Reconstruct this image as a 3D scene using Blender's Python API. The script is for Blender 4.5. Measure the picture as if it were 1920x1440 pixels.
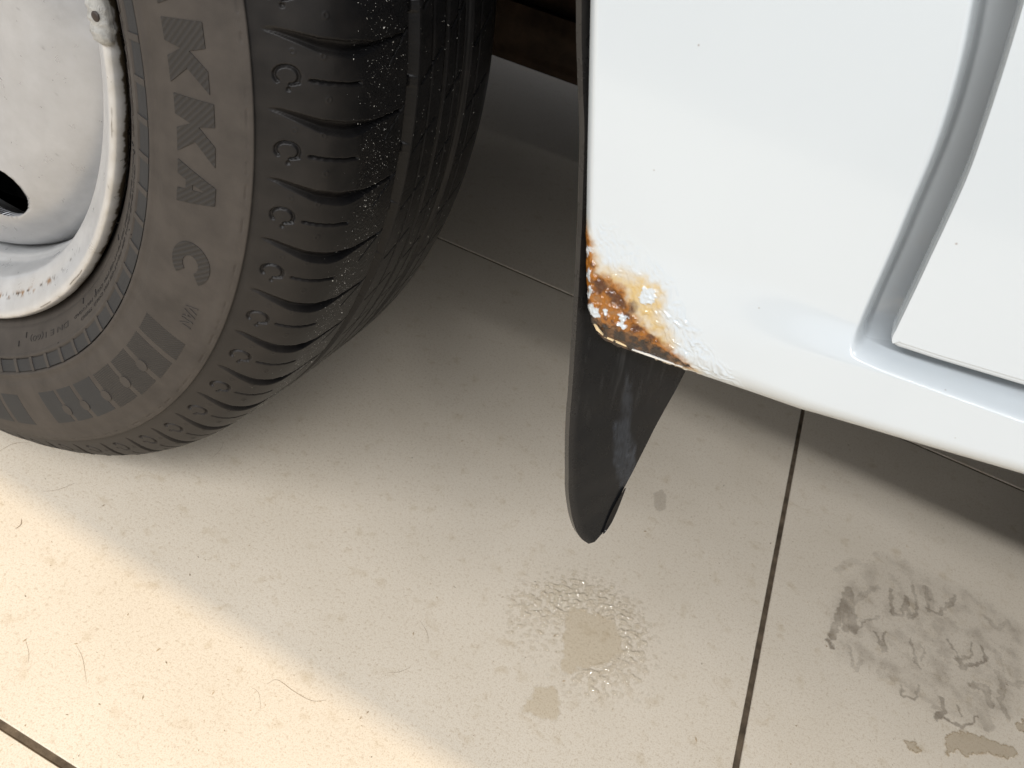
import bpy, bmesh, math
import numpy as np
from mathutils import Matrix, Vector
from mathutils.geometry import tessellate_polygon

for o in list(bpy.data.objects): bpy.data.objects.remove(o)
sc = bpy.context.scene
COL = sc.collection
R = math.radians

# ------------------------------------------------------------------ camera
# world: x along the van (rearwards), y into the van, z up; the wheel axle is at x=0
CAM = np.array([0.50784, -0.35686, 0.47502])
YAW, PITCH, ROLL, FPX = -0.27237, 0.641494, 0.293237, 1466.465   # FPX for a 1920 px wide frame
cy, sy, cp, sp = math.cos(YAW), math.sin(YAW), math.cos(PITCH), math.sin(PITCH)
FWD = np.array([sy*cp, cy*cp, -sp]); RGT = np.array([cy, -sy, 0.0]); UPV = np.cross(RGT, FWD)
cr, sr = math.cos(ROLL), math.sin(ROLL)
RGT, UPV = cr*RGT+sr*UPV, -sr*RGT+cr*UPV
cam = bpy.data.cameras.new('camera'); camo = bpy.data.objects.new('camera', cam); COL.objects.link(camo)
M = Matrix.Identity(4)
for i in range(3):
    M[i][0], M[i][1], M[i][2], M[i][3] = RGT[i], UPV[i], -FWD[i], CAM[i]
camo.matrix_world = M
cam.sensor_width = 36; cam.lens = 36*FPX/1920; cam.clip_start = 0.01; cam.clip_end = 50
cam.dof.use_dof = True; cam.dof.focus_distance = 0.36; cam.dof.aperture_fstop = 30
sc.camera = camo

# ------------------------------------------------------------------ light
w = bpy.data.worlds.new('World'); sc.world = w; w.use_nodes = True
w.node_tree.nodes['Background'].inputs[0].default_value = (0.98, 0.98, 1.0, 1)
w.node_tree.nodes['Background'].inputs[1].default_value = 0.60

def area(name, loc, target, sx, sy_, power, col):
    l = bpy.data.lights.new(name, 'AREA'); l.shape = 'RECTANGLE'; l.size = sx; l.size_y = sy_
    l.energy = power; l.color = col
    o = bpy.data.objects.new(name, l); COL.objects.link(o)
    o.location = loc; d = Vector(target)-Vector(loc); o.rotation_euler = d.to_track_quat('-Z', 'Y').to_euler()
    return o
area('window_light', (0.2, -2.9, 2.42), (0.2, -0.1, 0.3), 5.0, 0.09, 150, (0.98, 0.985, 1.0))
area('ceiling_lamp', (0.40, -0.098, 2.9), (0.40, -0.099, 0), 0.3, 0.04, 32, (1.0, 0.78, 0.50))
area('ceiling_lamp_far', (1.7, -1.35, 2.9), (0.6, -0.1, 0), 1.2, 0.7, 15, (1.0, 0.95, 0.88))
sc.view_settings.view_transform = 'Standard'; sc.view_settings.look = 'None'
sc.view_settings.exposure = 0; sc.view_settings.gamma = 1
sc.render.engine = 'CYCLES'

# ------------------------------------------------------------------ helpers
def ray(x, y): return FWD + RGT*(x-960)/FPX - UPV*(y-720)/FPX
def aty(x, y, Y): d = ray(x, y); return CAM + d*(Y-CAM[1])/d[1]
def atz(x, y, Z=0.0): d = ray(x, y); return CAM + d*(Z-CAM[2])/d[2]
def atplane(x, y, P, n): d = ray(x, y); return CAM + d*(np.dot(P-CAM, n)/np.dot(d, n))

def perlin(x, y, seed=0):
    rng = np.random.default_rng(seed); perm = rng.permutation(512); ang = rng.random(512)*2*np.pi
    xi = np.floor(x).astype(int); yi = np.floor(y).astype(int); xf = x-xi; yf = y-yi
    def g(ix, iy, fx, fy):
        h = ang[perm[(ix+perm[iy & 511]) & 511]]; return np.cos(h)*fx+np.sin(h)*fy
    u = xf*xf*xf*(xf*(xf*6-15)+10); v = yf*yf*yf*(yf*(yf*6-15)+10)
    a = g(xi, yi, xf, yf); b = g(xi+1, yi, xf-1, yf); c = g(xi, yi+1, xf, yf-1); d = g(xi+1, yi+1, xf-1, yf-1)
    return (a+(b-a)*u)*(1-v)+(c+(d-c)*u)*v
def fbm(x, y, o=4, seed=0, gain=.5):
    s = 0; a = 1
    for k in range(o): s = s+a*perlin(x*2**k, y*2**k, seed+k); a *= gain
    return s
def sstep(a, b, x): t = np.clip((x-a)/(b-a), 0, 1); return t*t*(3-2*t)
def seg_dist(x, y, pts):
    best = np.full(np.shape(x), 1e9)
    for (x0, y0), (x1, y1) in zip(pts[:-1], pts[1:]):
        dx, dy = x1-x0, y1-y0; L = dx*dx+dy*dy+1e-18
        t = np.clip(((x-x0)*dx+(y-y0)*dy)/L, 0, 1)
        best = np.minimum(best, np.hypot(x-x0-t*dx, y-y0-t*dy))
    return best
def poly_sd(x, y, pts):           # signed distance, negative inside
    d = seg_dist(x, y, list(pts)+[pts[0]]); ins = np.zeros(np.shape(x), bool)
    n = len(pts)
    for i in range(n):
        x0, y0 = pts[i]; x1, y1 = pts[(i+1) % n]
        c = ((y0 > y) != (y1 > y)) & (x < (x1-x0)*(y-y0)/((y1-y0) if y1 != y0 else 1e-12)+x0)
        ins ^= c
    return np.where(ins, -d, d)

def mesh_obj(name, V, F, mat, parent=None, smooth=True, cols=None, uv=None, attrs=None):
    me = bpy.data.meshes.new(name); V = np.asarray(V, float)
    if isinstance(F, np.ndarray):
        n, k = F.shape
        me.vertices.add(len(V)); me.vertices.foreach_set('co', V.ravel())
        me.loops.add(n*k); me.loops.foreach_set('vertex_index', F.ravel().astype(np.int32))
        me.polygons.add(n); me.polygons.foreach_set('loop_start', np.arange(0, n*k, k, dtype=np.int32))
        me.update(calc_edges=True); me.validate()
    else:
        me.from_pydata([tuple(v) for v in V], [], F); me.update()
    me.polygons.foreach_set('use_smooth', np.full(len(me.polygons), smooth)); me.update()
    if cols is not None:
        a = me.color_attributes.new('col', 'FLOAT_COLOR', 'POINT')
        c = np.ones((len(V), 4)); c[:, :cols.shape[1]] = cols; a.data.foreach_set('color', c.ravel())
    for k, arr in (attrs or {}).items():
        a = me.attributes.new(k, 'FLOAT', 'POINT'); a.data.foreach_set('value', np.asarray(arr, float).ravel())
    if uv is not None:
        l = me.uv_layers.new(name='UVMap'); idx = np.empty(len(me.loops), np.int32); me.loops.foreach_get('vertex_index', idx)
        l.data.foreach_set('uv', np.asarray(uv, float)[idx].ravel())
    if mat: me.materials.append(mat)
    o = bpy.data.objects.new(name, me); COL.objects.link(o)
    if parent: o.parent = parent
    return o
def grid_faces(nu, nv, wrap=False):
    i = np.arange(nu if wrap else nu-1); j = np.arange(nv-1); I, J = np.meshgrid(i, j, indexing='ij')
    I2 = (I+1) % nu
    return np.stack([I*nv+J, I2*nv+J, I2*nv+J+1, I*nv+J+1], -1).reshape(-1, 4)
def tag(o, label=None, cat=None, group=None, kind=None):
    for k, v in (('label', label), ('category', cat), ('group', group), ('kind', kind)):
        if v: o[k] = v
    return o
def empty(name, loc=(0, 0, 0)):
    o = bpy.data.objects.new(name, None); o.location = loc; o.empty_display_size = .05; COL.objects.link(o); return o

def curve(pts, n=12):            # Catmull-Rom through points
    P = np.array(pts, float); P = np.vstack([2*P[0]-P[1], P, 2*P[-1]-P[-2]]); out = []
    for k in range(1, len(P)-2):
        for t in np.linspace(0, 1, n, endpoint=False):
            a, b, c, d = P[k-1:k+3]
            out.append(.5*((2*b)+(c-a)*t+(2*a-5*b+4*c-d)*t*t+(3*b-a-3*c+d)*t**3))
    out.append(P[-2]); return np.array(out)

# ------------------------------------------------------------------ materials
def newmat(name):
    m = bpy.data.materials.new(name); m.use_nodes = True
    nt = m.node_tree; b = nt.nodes['Principled BSDF']; return m, nt, b
def N(nt, t, **kw):
    n = nt.nodes.new(t)
    for k, v in kw.items():
        if k.startswith('i_'):
            s = k[2:]; s = int(s) if s.isdigit() else s.replace('_', ' ')
            n.inputs[s].default_value = v
        else: setattr(n, k, v)
    return n
def L(nt, a, ao, b, bi): nt.links.new(a.outputs[ao], b.inputs[bi])
def ramp(nt, stops):
    n = nt.nodes.new('ShaderNodeValToRGB'); e = n.color_ramp.elements
    while len(e) < len(stops): e.new(0.5)
    for k, (p, c) in enumerate(stops):
        e[k].position = p; e[k].color = (c if len(c) == 4 else (*c, 1))
    return n
def mixc(nt, fac, a, b, mode='MIX'):
    n = nt.nodes.new('ShaderNodeMix'); n.data_type = 'RGBA'; n.blend_type = mode
    for s, v in ((0, fac), (6, a), (7, b)):
        if isinstance(v, tuple) and len(v) == 2 and hasattr(v[0], 'outputs'): nt.links.new(v[0].outputs[v[1]], n.inputs[s])
        elif v is not None: n.inputs[s].default_value = v if not isinstance(v, tuple) else (*v, 1)
    return n
def objco(nt): return N(nt, 'ShaderNodeTexCoord')
def noise(nt, tc, scale, detail=4, rough=.55, out='Object'):
    n = N(nt, 'ShaderNodeTexNoise', i_Scale=scale, i_Detail=detail, i_Roughness=rough); L(nt, tc, out, n, 'Vector'); return n
def bump(nt, b, src, so, strength, dist):
    n = N(nt, 'ShaderNodeBump', i_Strength=strength, i_Distance=dist); L(nt, src, so, n, 'Height'); L(nt, n, 'Normal', b, 'Normal'); return n

def simple(name, col, rough=.5, spec=.5, metal=0, var=.12, scale=60, bumps=0):
    m, nt, b = newmat(name); tc = objco(nt); n = noise(nt, tc, scale)
    r = ramp(nt, [(.3, tuple(c*(1-var) for c in col)), (.7, tuple(min(1, c*(1+var)) for c in col))])
    L(nt, n, 0, r, 0); L(nt, r, 0, b, 'Base Color')
    b.inputs['Roughness'].default_value = rough; b.inputs['Specular IOR Level'].default_value = spec; b.inputs['Metallic'].default_value = metal
    if bumps: n2 = noise(nt, tc, scale*8); bump(nt, b, n2, 0, bumps, .001)
    return m

def m_tile():
    m, nt, b = newmat('tile_stoneware'); tc = objco(nt)
    n1 = noise(nt, tc, 9, 3); n2 = noise(nt, tc, 420, 3, .6); n3 = noise(nt, tc, 1100, 2)
    n4 = noise(nt, tc, 65, 4, .6)
    r1 = ramp(nt, [(.3, (.72, .645, .53)), (.7, (.77, .695, .58))]); L(nt, n1, 0, r1, 0)
    r2 = ramp(nt, [(.30, (.70, .63, .55)), (.46, (1, 1, 1))]); L(nt, n2, 0, r2, 0)
    r3 = ramp(nt, [(.36, (.86, .80, .72)), (.5, (1, 1, 1)), (.66, (1.04, 1.03, 1.02))]); L(nt, n3, 0, r3, 0)
    r4 = ramp(nt, [(.28, (.85, .81, .74)), (.42, (1, 1, 1))]); L(nt, n4, 0, r4, 0)
    a = mixc(nt, .55, (r1, 0), (r2, 0), 'MULTIPLY'); c = mixc(nt, .8, (a, 2), (r3, 0), 'MULTIPLY')
    d = mixc(nt, .8, (c, 2), (r4, 0), 'MULTIPLY')
    L(nt, d, 2, b, 'Base Color')
    rr = N(nt, 'ShaderNodeMapRange', i_3=.34, i_4=.52); L(nt, n4, 0, rr, 0); L(nt, rr, 0, b, 'Roughness')
    b.inputs['Specular IOR Level'].default_value = .35
    bump(nt, b, n2, 0, .12, .0006)
    return m

def m_paint():
    m, nt, b = newmat('white_paint'); tc = objco(nt)
    at = N(nt, 'ShaderNodeAttribute', attribute_name='col')
    rg = N(nt, 'ShaderNodeAttribute', attribute_name='rough')
    n1 = noise(nt, tc, 900, 3); n2 = noise(nt, tc, 8, 2)
    # tiny stone-chip specks
    vo = N(nt, 'ShaderNodeTexVoronoi', i_Scale=95.0); L(nt, tc, 'Object', vo, 'Vector')
    sp_ = ramp(nt, [(.02, (1, 1, 1)), (.045, (0, 0, 0))]); L(nt, vo, 'Distance', sp_, 0)
    wn = N(nt, 'ShaderNodeSeparateColor'); L(nt, vo, 'Color', wn, 0)
    gt = N(nt, 'ShaderNodeMath', operation='GREATER_THAN'); L(nt, wn, 0, gt, 0); gt.inputs[1].default_value = .66
    mu = N(nt, 'ShaderNodeMath', operation='MULTIPLY'); L(nt, gt, 0, mu, 0); L(nt, sp_, 0, mu, 1)
    mu2 = N(nt, 'ShaderNodeMath', operation='MULTIPLY'); L(nt, mu, 0, mu2, 0); mu2.inputs[1].default_value = .6
    mv = ramp(nt, [(.35, (.965, .965, .97)), (.65, (1, 1, 1))]); L(nt, n2, 0, mv, 0)
    c = mixc(nt, 1.0, (at, 0), (mv, 0), 'MULTIPLY')
    c2 = mixc(nt, (mu2, 0), (c, 2), (.22, .16, .13))
    L(nt, c2, 2, b, 'Base Color'); L(nt, rg, 'Fac', b, 'Roughness')
    b.inputs['Coat Weight'].default_value = .4; b.inputs['Coat Roughness'].default_value = .06
    bump(nt, b, n1, 0, .02, .0004)
    return m

def m_rubber(name, attr=True, base=(.006, .006, .0065), dustc=(.057, .0495, .043), d=.7, hatch=False, rough=.62):
    m, nt, b = newmat(name); tc = objco(nt); n1 = noise(nt, tc, 55, 5, .6); n2 = noise(nt, tc, 800, 3)
    mr = N(nt, 'ShaderNodeMapRange', i_1=.3, i_2=.7, i_3=.72, i_4=1.08); L(nt, n1, 0, mr, 0)
    mu = N(nt, 'ShaderNodeMath', operation='MULTIPLY')
    if attr:
        a = N(nt, 'ShaderNodeAttribute', attribute_name='dust'); L(nt, a, 'Fac', mu, 0)
    else: mu.inputs[0].default_value = d
    L(nt, mr, 0, mu, 1)
    mu.use_clamp = True
    c = mixc(nt, (mu, 0), base, dustc)
    L(nt, c, 2, b, 'Base Color')
    r = N(nt, 'ShaderNodeMapRange', i_1=0, i_2=.6, i_3=.36, i_4=rough); L(nt, mu, 0, r, 0); L(nt, r, 0, b, 'Roughness')
    b.inputs['Specular IOR Level'].default_value = .22
    if hatch:
        wv = N(nt, 'ShaderNodeTexWave', i_Scale=hatch, i_Distortion=.4); L(nt, tc, 'UV', wv, 'Vector'); wv.bands_direction = 'DIAGONAL'
        c3 = mixc(nt, .22, (c, 2), None, 'MULTIPLY'); L(nt, wv, 0, c3, 7); L(nt, c3, 2, b, 'Base Color')
        bump(nt, b, wv, 1, .5, .0005)
    else: bump(nt, b, n2, 0, .12, .0003)
    return m

def m_attr(name, rough=.4, spec=.5, bs=0, bscale=600, coat=0, metal=0):
    m, nt, b = newmat(name); tc = objco(nt); at = N(nt, 'ShaderNodeAttribute', attribute_name='col'); n = noise(nt, tc, 90, 5, .6)
    r = ramp(nt, [(.3, (.85, .85, .85)), (.7, (1, 1, 1))]); L(nt, n, 0, r, 0)
    c = mixc(nt, 1.0, (at, 0), (r, 0), 'MULTIPLY'); L(nt, c, 2, b, 'Base Color')
    mr = N(nt, 'ShaderNodeMapRange', i_1=.3, i_2=.7, i_3=rough*.8, i_4=rough*1.25); L(nt, n, 0, mr, 0); L(nt, mr, 0, b, 'Roughness')
    b.inputs['Specular IOR Level'].default_value = spec; b.inputs['Coat Weight'].default_value = coat; b.inputs['Metallic'].default_value = metal
    if bs: n2 = noise(nt, tc, bscale, 3); bump(nt, b, n2, 0, bs, .0005)
    return m

def m_film(name, col, gloss, rough, add=.0):
    # thin film lying on the tile: coverage comes from the mesh's own 'cover' attribute
    m, nt, b = newmat(name); out = nt.nodes['Material Output']
    a = N(nt, 'ShaderNodeAttribute', attribute_name='cover'); tr = N(nt, 'ShaderNodeBsdfTransparent')
    b.inputs['Base Color'].default_value = (*col, 1); b.inputs['Roughness'].default_value = rough; b.inputs['Specular IOR Level'].default_value = gloss
    mx = N(nt, 'ShaderNodeMixShader'); L(nt, a, 'Fac', mx, 0); L(nt, tr, 0, mx, 1); L(nt, b, 0, mx, 2); L(nt, mx, 0, out, 0)
    return m
def m_water():
    m, nt, b = newmat('clear_water'); out = nt.nodes['Material Output']
    tr = N(nt, 'ShaderNodeBsdfTransparent'); a = N(nt, 'ShaderNodeAttribute', attribute_name='cover')
    rc = ramp(nt, [(0, (1, 1, 1)), (1, (.91, .87, .79))]); L(nt, a, 'Fac', rc, 0); L(nt, rc, 0, tr, 0)
    gl = N(nt, 'ShaderNodeBsdfGlossy', i_Roughness=.05); fr = N(nt, 'ShaderNodeFresnel', i_IOR=1.6)
    mx = N(nt, 'ShaderNodeMixShader'); ge = N(nt, 'ShaderNodeNewGeometry'); om = N(nt, 'ShaderNodeMath', operation='SUBTRACT'); om.inputs[0].default_value = 1; L(nt, ge, 'Backfacing', om, 1)
    fm = N(nt, 'ShaderNodeMath', operation='MULTIPLY'); L(nt, fr, 0, fm, 0); L(nt, om, 0, fm, 1); L(nt, fm, 0, mx, 0); L(nt, tr, 0, mx, 1); L(nt, gl, 0, mx, 2); L(nt, mx, 0, out, 0)
    return m

MT = dict(tile=m_tile(), grout=simple('grout', (.11, .083, .056), .9, .2, var=.45, scale=90, bumps=.5),
          paint=m_paint(), tyre=m_rubber('tyre_rubber'), relief=m_rubber('tyre_relief', False, (.02, .02, .021), (.060, .052, .045), .75),
          window=m_rubber('sidewall_recess', False, (.02, .02, .021), (.031, .032, .033), .8, hatch=False),
          hatch2=m_rubber('fine_hatched_rubber', False, (.02, .02, .021), (.038, .0345, .031), .8, hatch=34.0),
          hatch=m_rubber('hatched_rubber', False, (.02, .02, .021), (.038, .0345, .031), .8, hatch=20.0),
          print_=m_rubber('small_print_rubber', False, (.025, .025, .025), (.03, .026, .023), .6),
          rim=m_attr('silver_wheel_paint', .32, .5, .10, 500, metal=.45), weight=simple('lead_weight', (.42, .42, .40), .5, .5, .25, .2, 300, .8),
          flap=m_attr('black_plastic', .28, .28, .05, 900), under=simple('underbody_black', (.02, .02, .02), .8, .2, var=.4, scale=20),
          rust=simple('rusty_steel', (.024, .015, .009), .85, .2, var=.5, scale=35, bumps=.5),
          dark=simple('hair_brown', (.25, .18, .115), .7, .2), grit=simple('grit', (.42, .41, .38), .5, .4, var=.5, scale=300),
          flake_glint=simple('paint_flake', (.72, .58, .36), .45, .5, var=.15, scale=200), water=m_water(),
          dirt=m_film('dried_mud', (.20, .155, .11), .2, .6), stain=m_film('tan_water_mark', (.46, .36, .22), .2, .55),
          hole=simple('rivet_dark', (.03, .022, .018), .5, .4))

# ------------------------------------------------------------------ the tiled floor
TH, TS, OA, OB, GAP = 0.04103, 0.69534, 0.45499, 0.63621, 0.0046
DX = np.array([math.cos(TH), math.sin(TH), 0]); DY = np.array([-math.sin(TH), math.cos(TH), 0])
g = 6.0
floor = mesh_obj('floor', [(-g, -g, -.0013), (g, -g, -.0013), (g, g, -.0013), (-g, g, -.0013)], [(0, 1, 2, 3)], MT['grout'], None, False)
tag(floor, kind='structure')
hs = (TS-GAP)/2; bv = .0004
ring = [(-1, -1), (1, -1), (1, 1), (-1, 1)]
tv = [(a*hs, b*hs, -.009) for a, b in ring]+[(a*hs, b*hs, -bv) for a, b in ring]+[(a*(hs-bv), b*(hs-bv), 0) for a, b in ring]
tf = []
for k in range(2):
    for i in range(4): tf.append((k*4+i, k*4+(i+1) % 4, k*4+4+(i+1) % 4, k*4+4+i))
tf.append((8, 9, 10, 11))
t0 = None
for i in range(-3, 4):
    for j in range(-3, 4):
        ly = 1.5 if j >= 0 else 1; lx = 1.5 if i < 0 and j >= 0 else 1
        c = DX*(OB+(i+.5)*TS*lx if i >= 0 or lx == 1 else OB+(i+.5)*TS*lx)+DY*(OA+(j+.5)*TS*ly)
        if t0 is None: t = t0 = mesh_obj('tile', tv, tf, MT['tile'], floor, False)
        else: t = t0.copy(); COL.objects.link(t)
        t.location = c; t.rotation_euler = (0, 0, TH); t.scale = ((TS*lx-GAP)/(TS-GAP), (TS*ly-GAP)/(TS-GAP), 1)

# ------------------------------------------------------------------ van: body panel with rusted corner
van = tag(empty('van', (0, 0, 0)), 'white van with rusted lower body corner beside its silver steel wheel', 'van')
Y0 = -.100
def xz(pts, Y=Y0): return np.array([aty(px, py, Y)[[0, 2]] for px, py in pts])
arch = xz([(1107, 0), (1104, 150), (1101, 300), (1099, 430), (1103, 520), (1109, 600), (1119, 630)], -.0965)
arch_z = np.r_[arch[::-1, 1], .50, .56, .95]; arch_x = np.r_[arch[::-1, 0], .393, .355, .355]
sill = xz([(1119, 630), (1180, 656), (1285, 688), (1400, 729), (1500, 766), (1700, 826), (1920, 890)], -.097)
bz_x = np.r_[sill[:, 0], .70, 1.7]; bz_z = np.r_[sill[:, 1], .350, .362]
upl = xz([(1200, 515), (1290, 541), (1380, 566), (1500, 601), (1610, 629), (1920, 722)])
lol = xz([(1200, 548), (1300, 578), (1440, 612), (1500, 629), (1700, 700), (1920, 779)])
gl = curve(xz([(1862, -60), (1849, 0), (1830, 97), (1804, 194), (1771, 291), (1722, 405), (1699, 460), (1678, 507), (1658, 551), (1642, 587), (1629, 618)]), 8)
ZT = .95; zb0 = float(np.interp(arch[-1, 0], bz_x, bz_z))
zz = np.r_[np.arange(zb0, .392, .00032), np.arange(.392, .52, .0012), np.linspace(.525, ZT, 16)]
Vp = (zz-zb0)/(ZT-zb0)
xs = np.r_[np.arange(.455, .56, .00032), np.arange(.56, .65, .0006), np.linspace(.655, 1.7, 24)]
Up = (xs-.455)/(1.7-.455)
xl = np.interp(zz, arch_z, arch_x)
X = xl[None, :]+(1.7-xl[None, :])*Up[:, None]
zb = np.interp(X, bz_x, bz_z)
edge_noise = fbm(X*420, X*0+3.3, 3, 5)*.0009*(1-sstep(.495, .512, X))
Z = zb+(ZT-zb)*Vp[None, :]+edge_noise*(1-sstep(0, .012, (ZT-zb)*Vp[None, :]))
zu = np.interp(X, upl[:, 0], upl[:, 1]); zl = np.interp(X, lol[:, 0], lol[:, 1])
zu = np.where(X > upl[-1, 0], upl[-1, 1]+(X-upl[-1, 0])*.08, zu); zl = np.where(X > lol[-1, 0], lol[-1, 1]+(X-lol[-1, 0])*.08, zl)
fade = sstep(.492, .572, X)
Y = np.full(X.shape, Y0)
Y -= np.clip(Z-.45, 0, 1)**2*.032                                                      # very slight crown of the panel
ledge = 1-sstep(zl-.0006-.008*(1-fade), zu+.0010+.012*(1-fade), Z)
Y -= .0052*fade*ledge + .0018*(1-fade)*(1-sstep(zl-.012, zu+.012, Z))
db = Z-zb                                                                # height over the bottom edge
Y += (.0032+.0055*fade)*np.clip(1-db/.010, 0, 1)**2.2
# the recessed door gap
gx = np.interp(Z, gl[::-1, 1], gl[::-1, 0]); gx = np.where(Z < gl[-1, 1], gl[-1, 0]+(gl[-1, 1]-Z)*(gl[-1, 0]-gl[-9, 0])/(gl[-9, 1]-gl[-1, 1]), gx)
dg = X-gx
slot = sstep(-.0044, .0014, dg)**1.4*.0125
low = sstep(zl+.0002, zu+.003, Z)
Y += slot*1.35*low + sstep(0, .012, dg)*.0035*sstep(zl, zl+.003, Z)
dl = (X-xl[None, :])
Y += .0035*np.clip(1-dl/.0045, 0, 1)**2                                   # rolled arch lip
# ---- rust: stains, blisters and bare metal, laid out in panel millimetres
def mm(pts): return [tuple(q) for q in xz(pts)]
wx = X+fbm(X*260, Z*260, 3, 11)*.0016; wz = Z+fbm(X*260, Z*260, 3, 21)*.0016
sd_core = poly_sd(wx, wz, mm([(1085, 420), (1108, 455), (1120, 508), (1140, 520), (1170, 540), (1186, 585), (1210, 610), (1240, 634), (1272, 664), (1298, 690), (1200, 668), (1090, 640)]))
sd_dark = poly_sd(wx, wz, mm([(1090, 560), (1112, 588), (1142, 606), (1180, 620), (1215, 634), (1255, 658), (1297, 690), (1200, 680), (1090, 640)]))
sd_halo = poly_sd(wx, wz, mm([(1085, 415), (1112, 470), (1125, 505), (1170, 512), (1195, 520), (1225, 540), (1238, 562), (1236, 588), (1250, 612), (1264, 640), (1244, 655), (1305, 695), (1085, 660)]))
spots = [(1128, 534, 10), (1158, 557, 8), (1166, 569, 7), (1190, 574, 7), (1118, 620, 8), (1196, 611, 7), (1221, 628, 5), (1150, 545, 6), (1176, 588, 6)]
sd_sp = np.full(X.shape, 1e9)
for px, py, r_ in spots:
    q = aty(px, py, Y0); sd_sp = np.minimum(sd_sp, np.hypot(wx-q[0], wz-q[2])-r_*.00022)
halo = 1-sstep(-.002, .0045, sd_halo); core = 1-sstep(-.0014, .0024, sd_core); dark = 1-sstep(-.0016, .0012, sd_dark+fbm(X*500, Z*500, 3, 8)*.0016)
spot = 1-sstep(-.0006, .0016, sd_sp)
q = aty(1217, 552, Y0); rg = np.hypot(wx-q[0], (wz-q[2])*1.0)
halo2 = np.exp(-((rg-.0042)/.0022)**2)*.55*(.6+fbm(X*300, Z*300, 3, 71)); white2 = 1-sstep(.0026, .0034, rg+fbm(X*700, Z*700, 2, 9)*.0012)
mott = fbm(X*330, Z*330, 4, 31); fine = fbm(X*1300, Z*1300, 3, 41)
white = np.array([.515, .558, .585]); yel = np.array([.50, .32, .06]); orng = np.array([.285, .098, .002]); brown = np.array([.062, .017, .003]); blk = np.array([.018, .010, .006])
def lerp(c, d, t): return c+(d-c)*np.clip(t, 0, 1)[..., None]
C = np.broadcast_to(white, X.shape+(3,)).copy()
C = lerp(C, yel, halo*(.70+.35*mott)*.9); C = lerp(C, yel*1.05, halo2)
C = lerp(C, orng*(1+.5*np.clip(mott, -1, 1)[..., None]), core*(1.0+.2*mott)); C = lerp(C, brown, core*sstep(.10, .55, mott+.15*fine)*.8)
C = lerp(C, brown*.9, spot*.9*np.clip(core+halo*.6, 0, 1)); C = lerp(C, blk, dark*(.95+.7*mott))
# window reflections on the wet rust, painted in as white flake shapes
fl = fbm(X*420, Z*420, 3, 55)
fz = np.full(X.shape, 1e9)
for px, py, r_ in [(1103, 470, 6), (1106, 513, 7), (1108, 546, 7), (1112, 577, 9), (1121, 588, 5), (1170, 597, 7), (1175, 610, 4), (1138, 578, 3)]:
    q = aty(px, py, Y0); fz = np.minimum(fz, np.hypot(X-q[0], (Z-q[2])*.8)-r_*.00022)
flake_glint = (1-sstep(-.0002, .0003, fz+fl*.0022))*core
C = lerp(C, white, flake_glint); C = lerp(C, white, white2)
# soft traces of dust in the low corner of the door gap and along the ledge
dust = sstep(.0, .5, fbm(X*160, Z*160, 4, 91)+.1)*low*sstep(.002, .006, dg)*(1-sstep(.36, .42, Z))
C = lerp(C, np.array([.52, .50, .46]), dust*.25)
C = lerp(C, np.array([.50, .47, .42]), sstep(.0, .3, dg)*0+slot/.0125*low*.12)  # greys the groove recess: shade put into the paint colour
bl_sd = poly_sd(wx, wz, mm([(1105, 405), (1150, 415), (1215, 470), (1262, 520), (1285, 575), (1330, 640), (1400, 722), (1400, 735), (1290, 692), (1100, 640), (1100, 400)]))
bl = 1-sstep(-.004, .0015, bl_sd)
warp = fbm(X*110, Z*110, 2, 61)*.006
a_ = (X*.80-Z*.60+warp); b_ = (X*.60+Z*.80-warp*.6)
blis = sstep(-.3, .7, perlin(a_*300, b_*640, 62))*.8+.4*sstep(-.3, .6, perlin(a_*640, b_*1150, 63))
lowr = sstep(.33, .30, Z*0+Z)
Y -= bl*(.00092*blis)*(.35+.65*sstep(.356, .330, Z))*(1-.5*core)
Y -= core*(.0009*np.clip(mott+.2, 0, 2)+.0003*fine)+halo*.0002*mott
Y += spot*core*.0007 - flake_glint*.00035 + dark*.0012*(1-flake_glint) - white2*.0004
rough = np.full(X.shape, .16); rough = rough+core*(.14-.04*fine)+dark*.18; rough = np.where(flake_glint > .5, .15, rough)
rough = rough+.25*slot/.0125*low
# inner returns: left flange and bottom flange
nu, nv = X.shape
Xe = np.concatenate([[X[0]+.0035, X[0]+.0018, X[0]+.0005], X]); Ye = np.concatenate([[Y[0]+.016, Y[0]+.006, Y[0]+.0012], Y]); Ze = np.concatenate([[Z[0]]*3, Z])
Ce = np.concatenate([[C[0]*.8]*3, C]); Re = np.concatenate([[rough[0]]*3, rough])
Xe = np.concatenate([Xe[:, :1], Xe[:, :1], Xe[:, :1], Xe], 1)
Ye = np.concatenate([Ye[:, :1]+.02, Ye[:, :1]+.006, Ye[:, :1]+.0012, Ye], 1)
Ze = np.concatenate([Ze[:, :1]+.010, Ze[:, :1]+.0012, Ze[:, :1]+.0001, Ze], 1)
Ce = np.concatenate([Ce[:, :1]]*3+[Ce], 1); Re = np.concatenate([Re[:, :1]]*3+[Re], 1)
nu, nv = Xe.shape
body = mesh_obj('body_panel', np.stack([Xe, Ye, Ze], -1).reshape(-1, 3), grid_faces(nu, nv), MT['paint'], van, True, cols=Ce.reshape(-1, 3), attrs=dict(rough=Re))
tag(body, 'white lower body panel with brown rust and blistered paint at its corner')

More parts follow.
